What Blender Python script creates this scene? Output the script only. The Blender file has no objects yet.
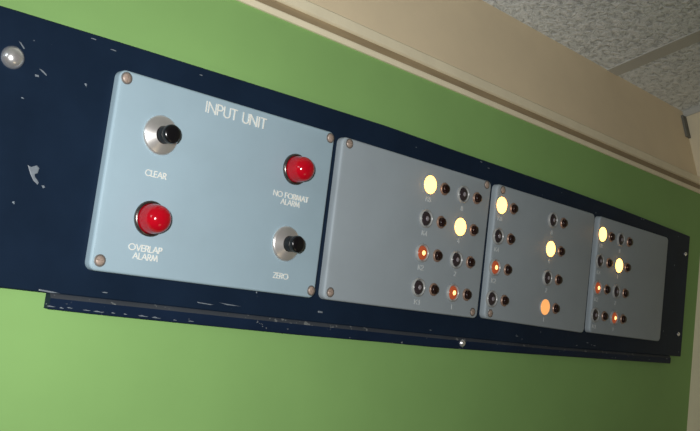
import bpy, bmesh, math, random
from mathutils import Matrix, Vector
random.seed(7)
sc = bpy.context.scene
C = sc.collection

# ---------------------------------------------------------------- frame
S = 0.18                       # one unit = height of a control panel = 0.18 m
TH = math.radians(16.7)        # the green wall overhangs by this much
BASE = Vector((0, 0, 1.85))
M = Matrix.Translation(BASE) @ Matrix.Rotation(TH, 4, 'X')
WALL, PLATE = 0.10, 0.05       # wall plane and face of the housing (panel faces are y = 0)

def W(u, y, w):                # panel frame -> world
    return M @ Vector((u * S, y * S, w * S))

# ---------------------------------------------------------------- materials
def new_mat(name):
    m = bpy.data.materials.new(name); m.use_nodes = True
    nt = m.node_tree
    return m, nt, nt.nodes['Principled BSDF']

def N(nt, kind, **kw):
    n = nt.nodes.new(kind)
    for k, v in kw.items():
        setattr(n, k, v)
    return n

def noise(nt, scale, detail=3, rough=.5, coord='Object', stretch=None):
    tc = N(nt, 'ShaderNodeTexCoord')
    n = N(nt, 'ShaderNodeTexNoise')
    n.inputs['Scale'].default_value = scale
    n.inputs['Detail'].default_value = detail
    n.inputs['Roughness'].default_value = rough
    if stretch:
        mp = N(nt, 'ShaderNodeMapping'); mp.inputs['Scale'].default_value = stretch
        nt.links.new(tc.outputs[coord], mp.inputs['Vector']); nt.links.new(mp.outputs['Vector'], n.inputs['Vector'])
    else:
        nt.links.new(tc.outputs[coord], n.inputs['Vector'])
    return n

def ramp(nt, src, stops):
    r = N(nt, 'ShaderNodeValToRGB')
    el = r.color_ramp.elements
    while len(el) < len(stops):
        el.new(0.5)
    for e, (p, c) in zip(el, stops):
        e.position = p; e.color = (*c, 1) if len(c) == 3 else c
    nt.links.new(src, r.inputs['Fac'])
    return r

def bump(nt, b, src, strength, dist=.001):
    n = N(nt, 'ShaderNodeBump'); n.inputs['Strength'].default_value = strength; n.inputs['Distance'].default_value = dist
    nt.links.new(src, n.inputs['Height']); nt.links.new(n.outputs['Normal'], b.inputs['Normal'])

def paint(name, col, rough=.5, var=.08, scale=25, bmp=.1, metal=0., spec=.5, stretch=None):
    m, nt, b = new_mat(name)
    n = noise(nt, scale, 4, .6, stretch=stretch)
    lo = tuple(c * (1 - var) for c in col); hi = tuple(min(1, c * (1 + var)) for c in col)
    r = ramp(nt, n.outputs['Fac'], [(.3, lo), (.7, hi)])
    nt.links.new(r.outputs['Color'], b.inputs['Base Color'])
    b.inputs['Roughness'].default_value = rough; b.inputs['Metallic'].default_value = metal
    b.inputs['Specular IOR Level'].default_value = spec
    if bmp:
        bump(nt, b, n.outputs['Fac'], bmp)
    return m

def speckled(name, col, chip, rough=.35, scale=90, lo=.70, spec=.5):
    """painted metal with small chips and scuffs"""
    m, nt, b = new_mat(name)
    n = noise(nt, 12, 4, .6)
    r = ramp(nt, n.outputs['Fac'], [(.3, tuple(c * .85 for c in col)), (.7, tuple(c * 1.15 for c in col))])
    n2 = noise(nt, scale, 3, .55)
    k = ramp(nt, n2.outputs['Fac'], [(lo, (0, 0, 0)), (lo + .03, (1, 1, 1))])
    mx = N(nt, 'ShaderNodeMix', data_type='RGBA')
    nt.links.new(k.outputs['Color'], mx.inputs['Factor'])
    nt.links.new(r.outputs['Color'], mx.inputs['A'])
    mx.inputs['B'].default_value = (*chip, 1)
    nt.links.new(mx.outputs['Result'], b.inputs['Base Color'])
    b.inputs['Roughness'].default_value = rough
    b.inputs['Specular IOR Level'].default_value = spec
    bump(nt, b, n.outputs['Fac'], .08)
    return m

def emitter(name, col, strength, base=(.2, .1, .05)):
    m, nt, b = new_mat(name)
    n = noise(nt, 60, 2)
    r = ramp(nt, n.outputs['Fac'], [(.3, tuple(c * .92 for c in col)), (.7, col)])
    nt.links.new(r.outputs['Color'], b.inputs['Emission Color'])
    b.inputs['Base Color'].default_value = (*base, 1)
    b.inputs['Emission Strength'].default_value = strength
    b.inputs['Roughness'].default_value = .15
    return m

def ceiling_mat():
    m, nt, b = new_mat('mineral fibre tile')
    n = noise(nt, 75, 3, .6, stretch=(1, 1.6, 1))
    n.inputs['Distortion'].default_value = .7
    r = ramp(nt, n.outputs['Fac'], [(.34, (.50, .54, .55)), (.5, (.76, .82, .83)), (.66, (.88, .92, .93))])
    nt.links.new(r.outputs['Color'], b.inputs['Base Color'])
    b.inputs['Roughness'].default_value = .9
    bump(nt, b, n.outputs['Fac'], .9, .006)
    return m

MT = dict(
    green=paint('green wall paint', (.232, .425, .14), .6, .05, 6, .05, spec=.3),
    beige=paint('beige wall paint', (.83, .70, .48), .6, .04, 8, .05),
    cream=paint('cream wall paint', (.78, .70, .50), .6, .04, 8, .05),
    strip=paint('cream trim paint', (.84, .77, .56), .5, .06, 20, .05),
    brown=paint('brown stained wood', (.32, .25, .15), .55, .2, 10, .1, stretch=(1, 12, 12)),
    dark=paint('dark gap filler', (.16, .16, .14), .8, .1, 20, 0),
    tbar=paint('ceiling grid enamel', (.50, .51, .47), .5, .03, 10, 0),
    ceil=ceiling_mat(),
    floor=paint('grey carpet tile', (.16, .15, .14), .95, .2, 120, .3),
    navy=speckled('navy enamel', (.0088, .0185, .038), (.22, .26, .30), .36, 150, .745, spec=.08),
    flange=speckled('navy enamel scuffed', (.0088, .0185, .042), (.25, .27, .28), .38, 150, .70, spec=.08),
    speckled=speckled('grey flange shoulder', (.045, .052, .062), (.15, .16, .16), .6, 130, .64, spec=.1),
    chip=paint('bare chipped metal', (.17, .20, .23), .5, .15, 200, 0),
    panel1=paint('blue grey panel enamel', (.325, .445, .515), .5, .04, 14, .05, spec=.15),
    panel2=paint('grey panel enamel', (.315, .37, .405), .5, .04, 14, .05, spec=.15),
    white=paint('white ink', (.74, .75, .70), .6, .04, 60, 0),
    ink=paint('faded white ink', (.50, .54, .54), .6, .04, 60, 0),
    screw=paint('tarnished screw', (.38, .30, .25), .45, .25, 150, .1, metal=.25),
    steel=paint('bright screw', (.85, .86, .86), .25, .1, 150, .05, metal=.8),
    black=paint('black plastic', (.006, .006, .007), .22, .1, 40, 0),
    cap=paint('dark red plastic', (.014, .005, .005), .25, .1, 40, 0),
    copper=paint('copper collar', (.36, .24, .18), .38, .15, 80, 0, metal=.5),
    alu=paint('turned aluminium', (.74, .73, .71), .30, .08, 60, .03, metal=.75),
    chrome=paint('dark chrome ring', (.16, .14, .13), .25, .1, 60, 0, metal=.9),
    washer=paint('dull washer', (.17, .16, .15), .5, .15, 80, 0, metal=.3),
    ring=paint('clear lamp collar', (.32, .335, .33), .3, .08, 80, 0),
    red=paint('red jewel plastic', (.42, .003, .012), .12, .12, 60, 0, spec=.5),
    smoke=paint('smoky lens', (.034, .026, .030), .15, .2, 80, 0),
    bulb_off=paint('unlit bulb glass', (.22, .20, .22), .1, .1, 80, 0),
    lit=emitter('lit lens', (1, .45, .095), 6.0),
    warm=emitter('warm lens', (1, .42, .13), 1.0, (.3, .12, .05)),
    warmcore=emitter('warm bulb', (1, .62, .28), 3.2),
    dim=emitter('dim orange lens', (1, .17, .05), .22, (.25, .06, .03)),
    dimcore=emitter('dim bulb', (1, .42, .14), 3.6),
)

# ---------------------------------------------------------------- mesh helpers
def finish(bm, name, mat, smooth=True, angle=35):
    bmesh.ops.remove_doubles(bm, verts=bm.verts, dist=1e-6)
    bmesh.ops.recalc_face_normals(bm, faces=bm.faces)
    for f in bm.faces:
        f.smooth = smooth
    for e in bm.edges:
        if len(e.link_faces) == 2 and e.calc_face_angle(0) > math.radians(angle):
            e.smooth = False
    me = bpy.data.meshes.new(name); bm.to_mesh(me); bm.free()
    me.materials.append(MT[mat])
    return me

def link(name, me, parent=None, loc=(0, 0, 0)):
    o = bpy.data.objects.new(name, me); C.objects.link(o)
    o.location = loc
    if parent:
        o.parent = parent
    return o

def thing(name, label, cat, u, y, w, group=None):
    o = bpy.data.objects.new(name, None); C.objects.link(o)
    o.empty_display_size = .03
    o.matrix_world = Matrix.Translation(W(u, y, w)) @ Matrix.Rotation(TH, 4, 'X')
    o['label'] = label; o['category'] = cat
    if group:
        o['group'] = group
    o['ou'], o['oy'], o['ow'] = u, y, w
    return o

def L(t, u, y, w):             # panel frame -> local frame of a thing
    return ((u - t['ou']) * S, (y - t['oy']) * S, (w - t['ow']) * S)

def prism(bm, pts, x0, x1):
    """profile of (y, w) extruded along the wall"""
    a = [bm.verts.new((x0 * S, y * S, w * S)) for y, w in pts]
    b = [bm.verts.new((x1 * S, y * S, w * S)) for y, w in pts]
    n = len(pts)
    for i in range(n):
        bm.faces.new((a[i], a[(i + 1) % n], b[(i + 1) % n], b[i]))
    bm.faces.new(a); bm.faces.new(b)

def box(bm, x0, x1, y0, y1, z0, z1):
    prism(bm, [(y0, z0), (y1, z0), (y1, z1), (y0, z1)], x0, x1)

def lathe(bm, prof, seg=40):
    """profile of (radius, height out of the face); axis points out of the panel (-y)"""
    rings = []
    for r, h in prof:
        if r < 1e-6:
            rings.append([bm.verts.new((0, -h * S, 0))])
        else:
            rings.append([bm.verts.new((r * S * math.cos(2 * math.pi * i / seg), -h * S, r * S * math.sin(2 * math.pi * i / seg))) for i in range(seg)])
    for a, b in zip(rings, rings[1:]):
        for i in range(seg):
            j = (i + 1) % seg
            if len(a) == 1 and len(b) == 1:
                continue
            if len(a) == 1:
                bm.faces.new((a[0], b[j], b[i]))
            elif len(b) == 1:
                bm.faces.new((a[i], a[j], b[0]))
            else:
                bm.faces.new((a[i], a[j], b[j], b[i]))

def lathe_mesh(name, prof, mat, seg=40, angle=35):
    bm = bmesh.new(); lathe(bm, prof, seg)
    return finish(bm, name, mat, True, angle)

def dome(r, h0, h1, n=7):
    return [(r * math.cos(t * math.pi / 2 / n), h0 + (h1 - h0) * math.sin(t * math.pi / 2 / n)) for t in range(n)] + [(0, h1)]

def interp(x, tab):
    if x <= tab[0][0]:
        return tab[0][1]
    for (x0, y0), (x1, y1) in zip(tab, tab[1:]):
        if x <= x1:
            return y0 + (y1 - y0) * (x - x0) / (x1 - x0)
    return tab[-1][1]

# ---------------------------------------------------------------- camera (position fitted in the panel frame)
cr = Vector((0.70464401, -0.69951379, 0.11898434))
cu = Vector((-0.15931121, 0.00743903, 0.98720039))
cf = Vector((0.69144541, 0.71458038, 0.10619852))
CP = Vector((-1.97630676, -3.75072194, -0.0294972))
F = 858.0551
cam_d = bpy.data.cameras.new('camera'); cam = bpy.data.objects.new('camera', cam_d); C.objects.link(cam)
cam_d.sensor_width = 36; cam_d.lens = F * 36 / 700; cam_d.clip_start = .01
rot = Matrix((cr, cu, -cf)).transposed().to_4x4()
cam.matrix_world = M @ Matrix.Translation(CP * S) @ rot
sc.camera = cam

# ---------------------------------------------------------------- setting
def struct(name, bm, mat, label=None, world=False):
    o = link(name, finish(bm, name, mat, False))
    if not world:
        o.matrix_world = M
    o['kind'] = 'structure'
    if label:
        o['label'] = label
    return o

XR = 6.88                      # right-hand wall
XL = -9
bm = bmesh.new(); box(bm, XL, XR, WALL, WALL + .25, -10.7, 1.5777)
struct('wall_back', bm, 'green', 'green painted wall that leans forward behind the navy housing')
bm = bmesh.new(); prism(bm, [(.082, 1.580), (.088, 1.5777), (.17, 1.5777), (.17, 1.620), (.088, 1.620), (.082, 1.614)], XL, XR)
struct('trim_1', bm, 'strip', 'thin cream strip capping the green wall')
bm = bmesh.new(); box(bm, XL, XR, .155, .34, 1.6205, 1.715)
struct('trim_2', bm, 'brown', 'brown recessed strip between the two cream strips')
bm = bmesh.new(); prism(bm, [(.130, 1.702), (.145, 1.694), (.25, 1.694), (.25, 1.780), (.158, 1.780), (.138, 1.767)], XL, XR)
struct('trim_3', bm, 'strip', 'cream strip at the foot of the beige wall')
# gravity-aligned upper room: point (y, w) on the beige wall, seen from the panel frame
pa, pb = W(XR, .200, 1.829), W(XR, .408, 2.513)
zc = pb.z; yw = (pa.y + pb.y) / 2
xr = XR * S; xl = XL * S
def wbox(bm, x0, x1, y0, y1, z0, z1):
    v = [bm.verts.new((x, y, z)) for x in (x0, x1) for y in (y0, y1) for z in (z0, z1)]
    for q in ((0, 1, 3, 2), (4, 6, 7, 5), (0, 4, 5, 1), (2, 3, 7, 6), (0, 2, 6, 4), (1, 5, 7, 3)):
        bm.faces.new([v[i] for i in q])
bm = bmesh.new(); wbox(bm, xl, xr, yw, yw + .05, W(0, .16, 1.70).z, zc)
struct('wall_upper', bm, 'beige', 'beige wall between the cream trim and the ceiling', True)
yf = -1.45                     # how far the room is built towards the camera
bm = bmesh.new(); wbox(bm, xr, xr + .05, yf, yw + .9, 0, zc)
struct('wall_right', bm, 'cream', 'cream wall closing the right end', True)

def ceil_hit(px, py):
    d = cr * ((px - 350) / F) - cu * ((py - 215.5) / F) + cf
    d = M.to_3x3() @ d; o = cam.matrix_world.translation
    t = (zc - o.z) / d.z
    return o + d * t
tx0 = (ceil_hit(612, 70).x + ceil_hit(697, 27.7).x) / 2
tx1 = (ceil_hit(617, 77).x + ceil_hit(698, 39.5).x) / 2
bm = bmesh.new()
wbox(bm, xl, tx0, yf, yw, zc, zc + .018); wbox(bm, tx1, xr, yf, yw, zc, zc + .018)
struct('ceiling', bm, 'ceil', 'grey fissured acoustic ceiling tiles', True)
bm = bmesh.new(); wbox(bm, tx0, tx1, yf, yw, zc - .0015, zc + .02)
struct('trim_4', bm, 'tbar', 'grey metal grid bar between ceiling tiles', True)
bm = bmesh.new(); wbox(bm, xr - .003, xr, yf, yw, zc - .012, zc)
struct('trim_5', bm, 'tbar', 'grey edge angle along the top of the right wall', True)
bm = bmesh.new(); wbox(bm, xr - .016, xr, yw - .004, yw, zc - .057, zc - .012)
struct('trim_6', bm, 'dark', 'dark corner piece under the ceiling', True)
bm = bmesh.new(); wbox(bm, xl, xr, -2.4, 1.0, -.05, 0)
struct('floor', bm, 'floor', None, True)

# ---------------------------------------------------------------- navy housing
hs = thing('console_housing', 'long navy blue metal housing with chipped paint, mounted on green wall around grey panels', 'console', 2.7, WALL, -.13)
U0, U1 = -1.15, 6.4945
TOP = [(-1.15, 1.085), (-.60, 1.108), (0.06, 1.125), (1.2, 1.148), (1.95, 1.160), (2.6, 1.154), (4.0, 1.150), (4.95, 1.138), (6.4945, 1.097)]
BOT = [(-1.15, -.118), (-.55, -.124), (-.2, -.127), (1.35, -.138), (2.3, -.143), (4.1, -.145), (6.4945, -.118)]
LIP = [(-.2, -.199), (.1, -.206), (1.35, -.221), (2.2, -.223), (2.6, -.227), (3.9, -.218), (6.27, -.195)]
def slab(bm, u0, u1, top, bot, y0, y1, n=60, bev=.006, t=None):
    """a plate following two edge curves, with a small bevel at the front"""
    rows = []
    for i in range(n + 1):
        u = u0 + (u1 - u0) * i / n
        a, b = interp(u, top), interp(u, bot)
        pr = [(y1, b), (y0 + bev, b), (y0, b + bev), (y0, a - bev), (y0 + bev, a), (y1, a)]
        rows.append([bm.verts.new(L(t, u, y, w)) for y, w in pr])
    for a, b in zip(rows, rows[1:]):
        for k in range(6):
            bm.faces.new((a[k], a[(k + 1) % 6], b[(k + 1) % 6], b[k]))
    bm.faces.new(rows[0]); bm.faces.new(rows[-1])
bm = bmesh.new(); slab(bm, U0, U1, TOP, BOT, PLATE, WALL, t=hs)
link('faceplate', finish(bm, 'faceplate', 'navy'), hs)
# flange under the plate: lighter grey slanting shoulder, then the upright navy face
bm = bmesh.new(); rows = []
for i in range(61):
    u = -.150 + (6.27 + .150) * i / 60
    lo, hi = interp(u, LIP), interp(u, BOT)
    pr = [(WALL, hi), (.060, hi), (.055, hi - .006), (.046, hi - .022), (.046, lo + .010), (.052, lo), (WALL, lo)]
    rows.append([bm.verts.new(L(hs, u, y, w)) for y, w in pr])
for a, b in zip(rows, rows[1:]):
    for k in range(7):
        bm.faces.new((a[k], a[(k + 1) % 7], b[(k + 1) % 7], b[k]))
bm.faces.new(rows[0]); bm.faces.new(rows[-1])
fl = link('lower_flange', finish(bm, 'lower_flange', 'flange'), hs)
fl.data.materials.append(MT['speckled'])
for p in fl.data.polygons:     # the slanting shoulder gets a lighter grey
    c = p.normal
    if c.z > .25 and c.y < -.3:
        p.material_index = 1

def screw_mesh(name, r, h, mat):
    bm = bmesh.new()
    lathe(bm, [(r, 0), (r, h * .35), (0, h * .35)], 24)
    for s in (1, -1):          # two half domes leave a slot between them
        g = r * .13; n = 14
        rings = []
        for k in range(5):
            t = k / 4 * math.pi / 2 * .96
            rr = r * .97 * math.cos(t); hh = h * .35 + h * .65 * math.sin(t)
            row = []
            for i in range(n + 1):
                a = math.pi * i / n
                row.append(bm.verts.new((rr * S * math.cos(a), -hh * S, s * max(g, rr * math.sin(a)) * S)))
            rings.append(row)
        for a, b in zip(rings, rings[1:]):
            for i in range(n):
                bm.faces.new((a[i], a[i + 1], b[i + 1], b[i]))
        for a, b in zip(rings, rings[1:]):      # slot wall
            bm.faces.new((a[0], b[0], b[-1], a[-1]))
    return finish(bm, name, mat, True, 50)
bolt_me = lathe_mesh('bolt', [(.052, 0), (.052, .008), (.047, .02), (.036, .034), (.018, .042), (0, .044)], 'steel', 28)
small_bolt = lathe_mesh('bolt', [(.020, 0), (.020, .006), (.014, .014), (0, .018)], 'steel', 20)
for u, w, me, y in ((-.500, .895, bolt_me, PLATE), (6.413, .904, small_bolt, PLATE), (6.396, .101, small_bolt, PLATE), (2.948, -.182, small_bolt, .046)):
    b = link('bolt', me, hs, L(hs, u, y, w)); b.rotation_euler = (0, random.uniform(0, 3), 0)
    b['label'] = 'bright metal bolt head'
    if w < 0:
        b.scale = (1.35, 1.2, 1.35)
def chip_mesh(pts):
    bm = bmesh.new()
    a = [bm.verts.new((x * S, 0, z * S)) for x, z in pts]
    b = [bm.verts.new((x * S * .8, -.0018 * S, z * S * .8)) for x, z in pts]
    n = len(pts)
    for i in range(n):
        bm.faces.new((a[i], a[(i + 1) % n], b[(i + 1) % n], b[i]))
    bm.faces.new(b); bm.faces.new(a)
    return finish(bm, 'paint_chip', 'chip', False)
chips = [(-.324, .412, [(-.030, .024), (-.012, .018), (.012, .030), (.026, .020), (.022, -.004), (.008, -.012), (.014, -.030), (.034, -.048), (.030, -.056), (.008, -.042), (-.010, -.016)]),
         (-.268, .352, [(-.008, .004), (.004, .007), (.012, -.002), (.002, -.008)]),
         (-.352, .872, [(-.022, .010), (-.004, .006), (.020, -.010), (.018, -.015), (-.006, -.002)]),
         (-.468, .963, [(-.018, .014), (-.006, .010), (.016, -.012), (.012, -.016)]),
         (-.378, .846, [(-.010, .004), (.008, .005), (.012, -.004), (-.006, -.006)]),
         (-.18, -.120, [(-.03, .006), (.04, .001), (.075, -.004), (.03, -.006), (-.03, -.001)]),
         (1.55, -.075, [(-.02, .006), (.02, .004), (.022, -.006), (-.016, -.006)]),
         (.86, -.090, [(-.06, .005), (.06, -.001), (.10, -.004), (.0, -.005)]),
         (.70, -.098, [(-.04, .004), (.07, -.002), (.05, -.006), (-.03, -.002)])]
rc = random.Random(3)
for i in range(11):            # specks along the lower edge of the flange
    u = -.13 + .75 * (i / 10) ** 1.3 + rc.uniform(-.02, .02); l = rc.uniform(.010, .035)
    w = interp(u, LIP) + rc.uniform(.011, .016)
    o = link('paint_chip', chip_mesh([(-l, .001), (-l * .3, .002 + rc.uniform(0, .004)), (l * .2, .001), (l, .0005), (l * .6, -.0025), (-l * .7, -.002)]), hs, L(hs, u, .0462, w))
    o['label'] = 'bare speck where the navy paint has chipped off'
for i in range(14):            # and along the edges of the faceplate
    u = rc.uniform(-.4, 5.5); l = rc.uniform(.006, .02)
    w = (interp(u, TOP) - rc.uniform(.012, .05)) if i % 2 else (interp(u, BOT) + rc.uniform(.012, .06))
    o = link('paint_chip', chip_mesh([(-l, .001), (0, .003), (l, .001), (l * .6, -.003), (-l * .7, -.002)]), hs, L(hs, u, PLATE, w))
    o['label'] = 'bare speck where the navy paint has chipped off'
for u, w, pts in chips:
    o = link('paint_chip', chip_mesh(pts), hs, L(hs, u, PLATE, w)); o['label'] = 'bare patch where the navy paint has chipped off'

# ---------------------------------------------------------------- control panels
def arc(cx, cy, rx, ry, a0, a1, n=10):
    return [(cx + rx * math.cos(math.radians(a0 + (a1 - a0) * i / n)), cy + ry * math.sin(math.radians(a0 + (a1 - a0) * i / n))) for i in range(n + 1)]
GL = {  # strokes on a unit-high body, and advance
    'I': ([[(.05, 0), (.05, 1)]], .10), 'N': ([[(0, 0), (0, 1), (.68, 0), (.68, 1)]], .68),
    'P': ([[(0, 0), (0, 1), (.22, 1)] + arc(.22, .74, .24, .26, 90, -90) + [(0, .48)]], .46),
    'U': ([[(0, 1), (0, .3)] + arc(.28, .3, .28, .3, 180, 360) + [(.56, 1)]], .56),
    'T': ([[(0, 1), (.5, 1)], [(.25, 1), (.25, 0)]], .50),
    'C': ([arc(.48, .5, .48, .5, 45, 315, 18)], .80), 'L': ([[(0, 1), (0, 0), (.38, 0)]], .38),
    'E': ([[(.42, 1), (0, 1), (0, 0), (.42, 0)], [(0, .52), (.40, .52)]], .42),
    'A': ([[(0, 0), (.4, 1), (.8, 0)], [(.14, .34), (.66, .34)]], .80),
    'R': ([[(0, 0), (0, 1), (.22, 1)] + arc(.22, .74, .24, .26, 90, -90) + [(0, .48)], [(.2, .48), (.5, 0)]], .50),
    'O': ([arc(.5, .5, .5, .5, 0, 360, 24)], 1.0), 'F': ([[(.42, 1), (0, 1), (0, 0)], [(0, .52), (.38, .52)]], .42),
    'M': ([[(0, 0), (.16, 1), (.48, .1), (.80, 1), (.96, 0)]], .96), 'V': ([[(0, 1), (.36, 0), (.72, 1)]], .72),
    'Z': ([[(.02, 1), (.58, 1), (0, 0), (.6, 0)]], .60), 'K': ([[(0, 0), (0, 1)], [(.5, 1), (.02, .45)], [(.18, .58), (.55, 0)]], .55),
    '1': ([[(0, .8), (.2, 1), (.2, 0)]], .25),
    '2': ([arc(.28, .72, .28, .28, 170, -20, 10) + [(0, 0), (.58, 0)]], .58),
    '4': ([[(.45, 0), (.45, 1), (0, .28), (.6, .28)]], .60),
    '8': ([arc(.28, .75, .22, .25, 0, 360, 14), arc(.28, .25, .28, .25, 0, 360, 14)], .56),
    ' ': ([], .30)}
def text_mesh(s, h, width, weight=.10, mat='white', gap=.17):
    """centred lettering, raised a hair above the panel"""
    nat = sum(GL[c][1] for c in s) + gap * (len(s) - 1)
    kx = width / nat
    t = h * weight / 2
    bm = bmesh.new(); x = -width / 2; cnt = 0
    for c in s:
        for st in GL[c][0]:
            pts = [Vector((x + px * kx, (py - .5) * h)) for px, py in st]
            for a, b in zip(pts, pts[1:]):
                d = (b - a).normalized(); n = Vector((-d.y, d.x)) * t; e = d * t * .7
                q = [a - e + n, b + e + n, b + e - n, a - e - n]
                lo = [bm.verts.new((v.x * S, 0, v.y * S)) for v in q]
                cnt += 1; top = .0022 + .00006 * cnt
                hi = [bm.verts.new((v.x * S, -top * S, v.y * S)) for v in q]
                for i in range(4):
                    bm.faces.new((lo[i], lo[(i + 1) % 4], hi[(i + 1) % 4], hi[i]))
                bm.faces.new(hi); bm.faces.new(lo)
        x += (GL[c][1] + gap) * kx
    for f in bm.faces:
        f.smooth = False
    me = bpy.data.meshes.new('lettering'); bm.to_mesh(me); bm.free()
    me.materials.append(MT[mat])
    return me

def plate_mesh(t, c, r, mat):
    """c: four corners (u, w) TL TR BR BL; folded sheet with rounded corners and edges"""
    def outline(inset):
        cen = Vector((sum(p[0] for p in c) / 4, sum(p[1] for p in c) / 4))
        out = []
        for i in range(4):
            p = Vector(c[i]); a = (Vector(c[i - 1]) - p).normalized(); b = (Vector(c[(i + 1) % 4]) - p).normalized()
            p = p + (a + b) * inset; rr = max(r - inset, .012)
            for k in range(7):
                s = k / 6 * math.pi / 2
                out.append(p + a * rr * (1 - math.sin(s)) + b * rr * (1 - math.cos(s)))
        return out
    bm = bmesh.new(); rings = []
    for inset, y in ((0, PLATE), (0, .014), (.001, .009), (.0045, .004), (.009, .001), (.014, 0)):
        rings.append([bm.verts.new(L(t, p.x, y, p.y)) for p in outline(inset)])
    for a, b in zip(rings, rings[1:]):
        n = len(a)
        for i in range(n):
            bm.faces.new((a[i], a[(i + 1) % n], b[(i + 1) % n], b[i]))
    bm.faces.new(rings[-1]); bm.faces.new(rings[0])
    return finish(bm, 'plate', mat, True, 40)

GRP = 'grey control panels in the navy housing'
P = []
for k, (lab, c, mat) in enumerate((
    ('blue-grey control panel lettered INPUT UNIT, with two red alarm lights and two black pushbuttons', [(.003, .985), (1.452, .998), (1.446, 0), (-.006, 0)], 'panel1'),
    ('grey control panel with blank left half, directly right of the INPUT UNIT panel', [(1.517, .995), (3.046, 1.000), (3.036, .002), (1.517, .002)], 'panel2'),
    ('grey control panel with two lamp columns set far apart, left of the end panel', [(3.118, 1.003), (4.534, 1.004), (4.522, -.006), (3.122, .010)], 'panel2'),
    ('grey control panel at the far right end, with its lamp columns close together', [(4.612, 1.004), (5.926, 1.000), (5.919, .004), (4.610, .004)], 'panel2'))):
    t = thing('control_panel', lab, 'control panel', sum(p[0] for p in c) / 4, PLATE, 0, GRP)
    link('plate', plate_mesh(t, c, .040, mat), t)
    P.append(t)
screw_me = screw_mesh('screw', .0235, .010, 'screw')
wash_me = lathe_mesh('washer', [(.0305, 0), (.0305, .002), (.028, .0035), (.023, .0035), (.023, 0)], 'washer', 24, 50)
for k, spots in enumerate(([(.040, .945), (1.413, .958), (.043, .051), (1.411, .043)],
                           [(1.575, .960), (2.985, .968), (1.566, .048), (2.972, .045)],
                           [(3.186, .966), (3.184, .052)], [])):
    for u, w in spots:
        o = link('screw', screw_me, P[k], L(P[k], u, 0, w)); o.rotation_euler = (0, random.uniform(0, 3.1), 0)
        link('washer', wash_me, o)

def letter(t, s, u, w, h, width, weight=.11, mat='white', name='lettering'):
    return link(name, text_mesh(s, h, width, weight, mat), t, L(t, u, 0, w))
A = P[0]
letter(A, 'INPUT UNIT', .716, .924, .055, .405, .118)
letter(A, 'CLEAR', .276, .514, .029, .118, .15)
letter(A, 'NO FORMAT', 1.168, .560, .029, .258, .15)
letter(A, 'ALARM', 1.168, .522, .029, .138, .15)
letter(A, 'OVERLAP', .278, .139, .029, .186, .15)
letter(A, 'ALARM', .284, .098, .029, .138, .15)
letter(A, 'ZERO', 1.166, .102, .029, .108, .15)

# pushbuttons on the first panel: black plunger in a turned aluminium bezel
bez = lathe_mesh('bezel', [(.101, 0), (.101, .004), (.096, .012), (.090, .015), (.060, .028), (.046, .034), (.042, .020), (0, .020)], 'alu', 56, 50)
plg = lathe_mesh('push_button', [(.044, .02), (.044, .068), (.041, .072), (.041, .077), (.046, .081), (.0475, .090), (.0475, .108), (.044, .114), (.032, .118), (0, .119)], 'black', 40, 60)
for u, w in ((.2715, .7133), (1.1738, .288)):
    o = link('push_button', plg, A, L(A, u, 0, w))
    o['label'] = 'black plunger button'
    b = link('bezel', bez, o); b['label'] = 'turned aluminium disc'
# red alarm lights
jew = lathe_mesh('alarm_light', [(.077, .010), (.0765, .03), (.0745, .05), (.071, .068)] +
                 [(.071 * math.cos(a), .068 + .062 * math.sin(a)) for a in [i * math.pi / 20 for i in range(1, 10)]] + [(0, .130)], 'red', 48, 60)
jb = lathe_mesh('bezel', [(.090, 0), (.090, .010), (.087, .016), (.080, .018), (.077, .012), (0, .012)], 'chrome', 48, 50)
for u, w in ((.279, .290), (1.172, .719)):
    o = link('alarm_light', jew, A, L(A, u, 0, w)); o['label'] = 'red plastic dome'
    b = link('bezel', jb, o); b['label'] = 'dark metal ring'

# lamps and small buttons of the other three panels
sock = lathe_mesh('indicator_lamp', [(.063, 0), (.063, .010), (.060, .016), (.055, .018), (.050, .012), (.047, .004), (0, .004)], 'ring', 36, 50)
lens_p = [(.046, .004), (.046, .010)] + [(.046 * math.cos(a), .010 + .012 * math.sin(a)) for a in [i * math.pi / 16 for i in range(1, 8)]] + [(0, .022)]
big_p = [(.062, .006), (.062, .012)] + [(.062 * math.cos(a), .012 + .017 * math.sin(a)) for a in [i * math.pi / 16 for i in range(1, 8)]] + [(0, .029)]
bulb_p = [(.018, .016)] + [(.018 * math.cos(a), .016 + .013 * math.sin(a)) for a in [i * math.pi / 10 for i in range(1, 5)]] + [(0, .029)]
LENS = {k: lathe_mesh('lens', big_p if k in ('lit', 'warm') else lens_p, m, 36, 60) for k, m in (('lit', 'lit'), ('warm', 'warm'), ('dim', 'dim'), ('off', 'smoke'))}
BULB = {k: lathe_mesh('bulb', bulb_p, m, 20, 60) for k, m in (('warm', 'warmcore'), ('dim', 'dimcore'), ('off', 'bulb_off'))}
coll = lathe_mesh('collar', [(.044, 0), (.044, .006), (.040, .012), (.035, .012), (.034, .004), (0, .004)], 'copper', 30, 50)
capm = lathe_mesh('push_button', [(.030, .004), (.030, .024), (.028, .028), (.020, .031), (0, .032)], 'cap', 30, 50)
LAB = {'lit': 'brightly lit yellow lamp', 'warm': 'lamp glowing amber', 'dim': 'lamp glowing dim orange', 'off': 'unlit dark lamp'}
W1, W4, DU, DW = .850, .1586, .163, .0014
STATE = [None,
         ['lit', 'off', 'dim', 'off', 'off', 'lit', 'off', 'dim'],
         ['lit', 'off', 'dim', 'off', 'off', 'lit', 'off', 'warm'],
         ['lit', 'off', 'dim', 'off', 'off', 'lit', 'off', 'dim']]
COL = [None, (2.352, 2.718), (3.175, 3.879), (4.660, 4.988)]
TAG = ['8', '4', '2', '1']
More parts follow.
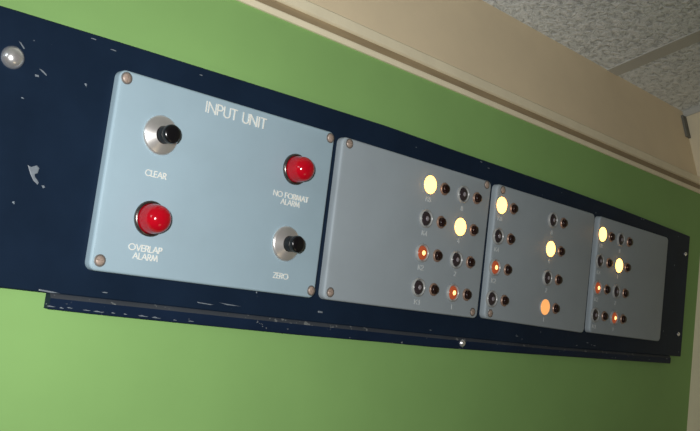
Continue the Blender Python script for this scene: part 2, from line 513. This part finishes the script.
for k in (1, 2, 3):
    t = P[k]
    for c in (0, 1):
        for r in range(4):
            u = COL[k][c]; w = W1 + (W4 - W1) * r / 3; st = STATE[k][c * 4 + r]
            o = link('indicator_lamp', sock, t, L(t, u, 0, w)); o['label'] = LAB[st]
            link('lens', LENS[st], o)
            if st in BULB:
                link('bulb', BULB[st], o)
            b = link('push_button', capm, t, L(t, u + DU, 0, w + DW))
            link('collar', coll, b)
            if c == 0:
                letter(t, 'K' + TAG[r], u + .01, w - .098, .030, .052, .16, 'ink', 'lamp_label')
            else:
                letter(t, TAG[r], u + .01, w - .098, .030, .020 if TAG[r] != '1' else .008, .16, 'ink', 'lamp_label')

# ---------------------------------------------------------------- light
def light(name, kind, loc, target, energy, col, **kw):
    d = bpy.data.lights.new(name, kind); o = bpy.data.objects.new(name, d); C.objects.link(o)
    d.energy = energy; d.color = col
    for k, v in kw.items():
        setattr(d, k, v)
    o.location = loc
    o.rotation_euler = (Vector(target) - Vector(loc)).to_track_quat('-Z', 'Y').to_euler()
    return o
camw = cam.matrix_world.translation
ax = cam.matrix_world.to_3x3()
light('camera_flash', 'SPOT', camw + ax @ Vector((-.035, .035, 0)), W(1.15, 0, .25), 32, (1, .985, .965), spot_size=math.radians(80), spot_blend=1, shadow_soft_size=.012)
light('window_light', 'AREA', (-1.9, -.75, 2.05), W(.2, 0, .2), 4.5, (.84, .93, 1), shape='RECTANGLE', size=.28, size_y=.42)
light('warm_fill', 'AREA', W(2.2, -6.5, -5.5), W(2.6, 0, -.3), .9, (1, .80, .52), shape='DISK', size=.5)  # unseen warm fill from below, added to brighten the lower green wall
wd = bpy.data.worlds.new('world'); sc.world = wd; wd.use_nodes = True
bg = wd.node_tree.nodes['Background']; bg.inputs['Color'].default_value = (1, .45, .24, 1); bg.inputs['Strength'].default_value = .03

vs = sc.view_settings
sc.display_settings.display_device = 'sRGB'
vs.view_transform = 'Standard'; vs.look = 'None'; vs.exposure = 0; vs.gamma = 1; vs.use_curve_mapping = False
for o in C.objects:
    for k in ('ou', 'oy', 'ow'):
        if k in o:
            del o[k]
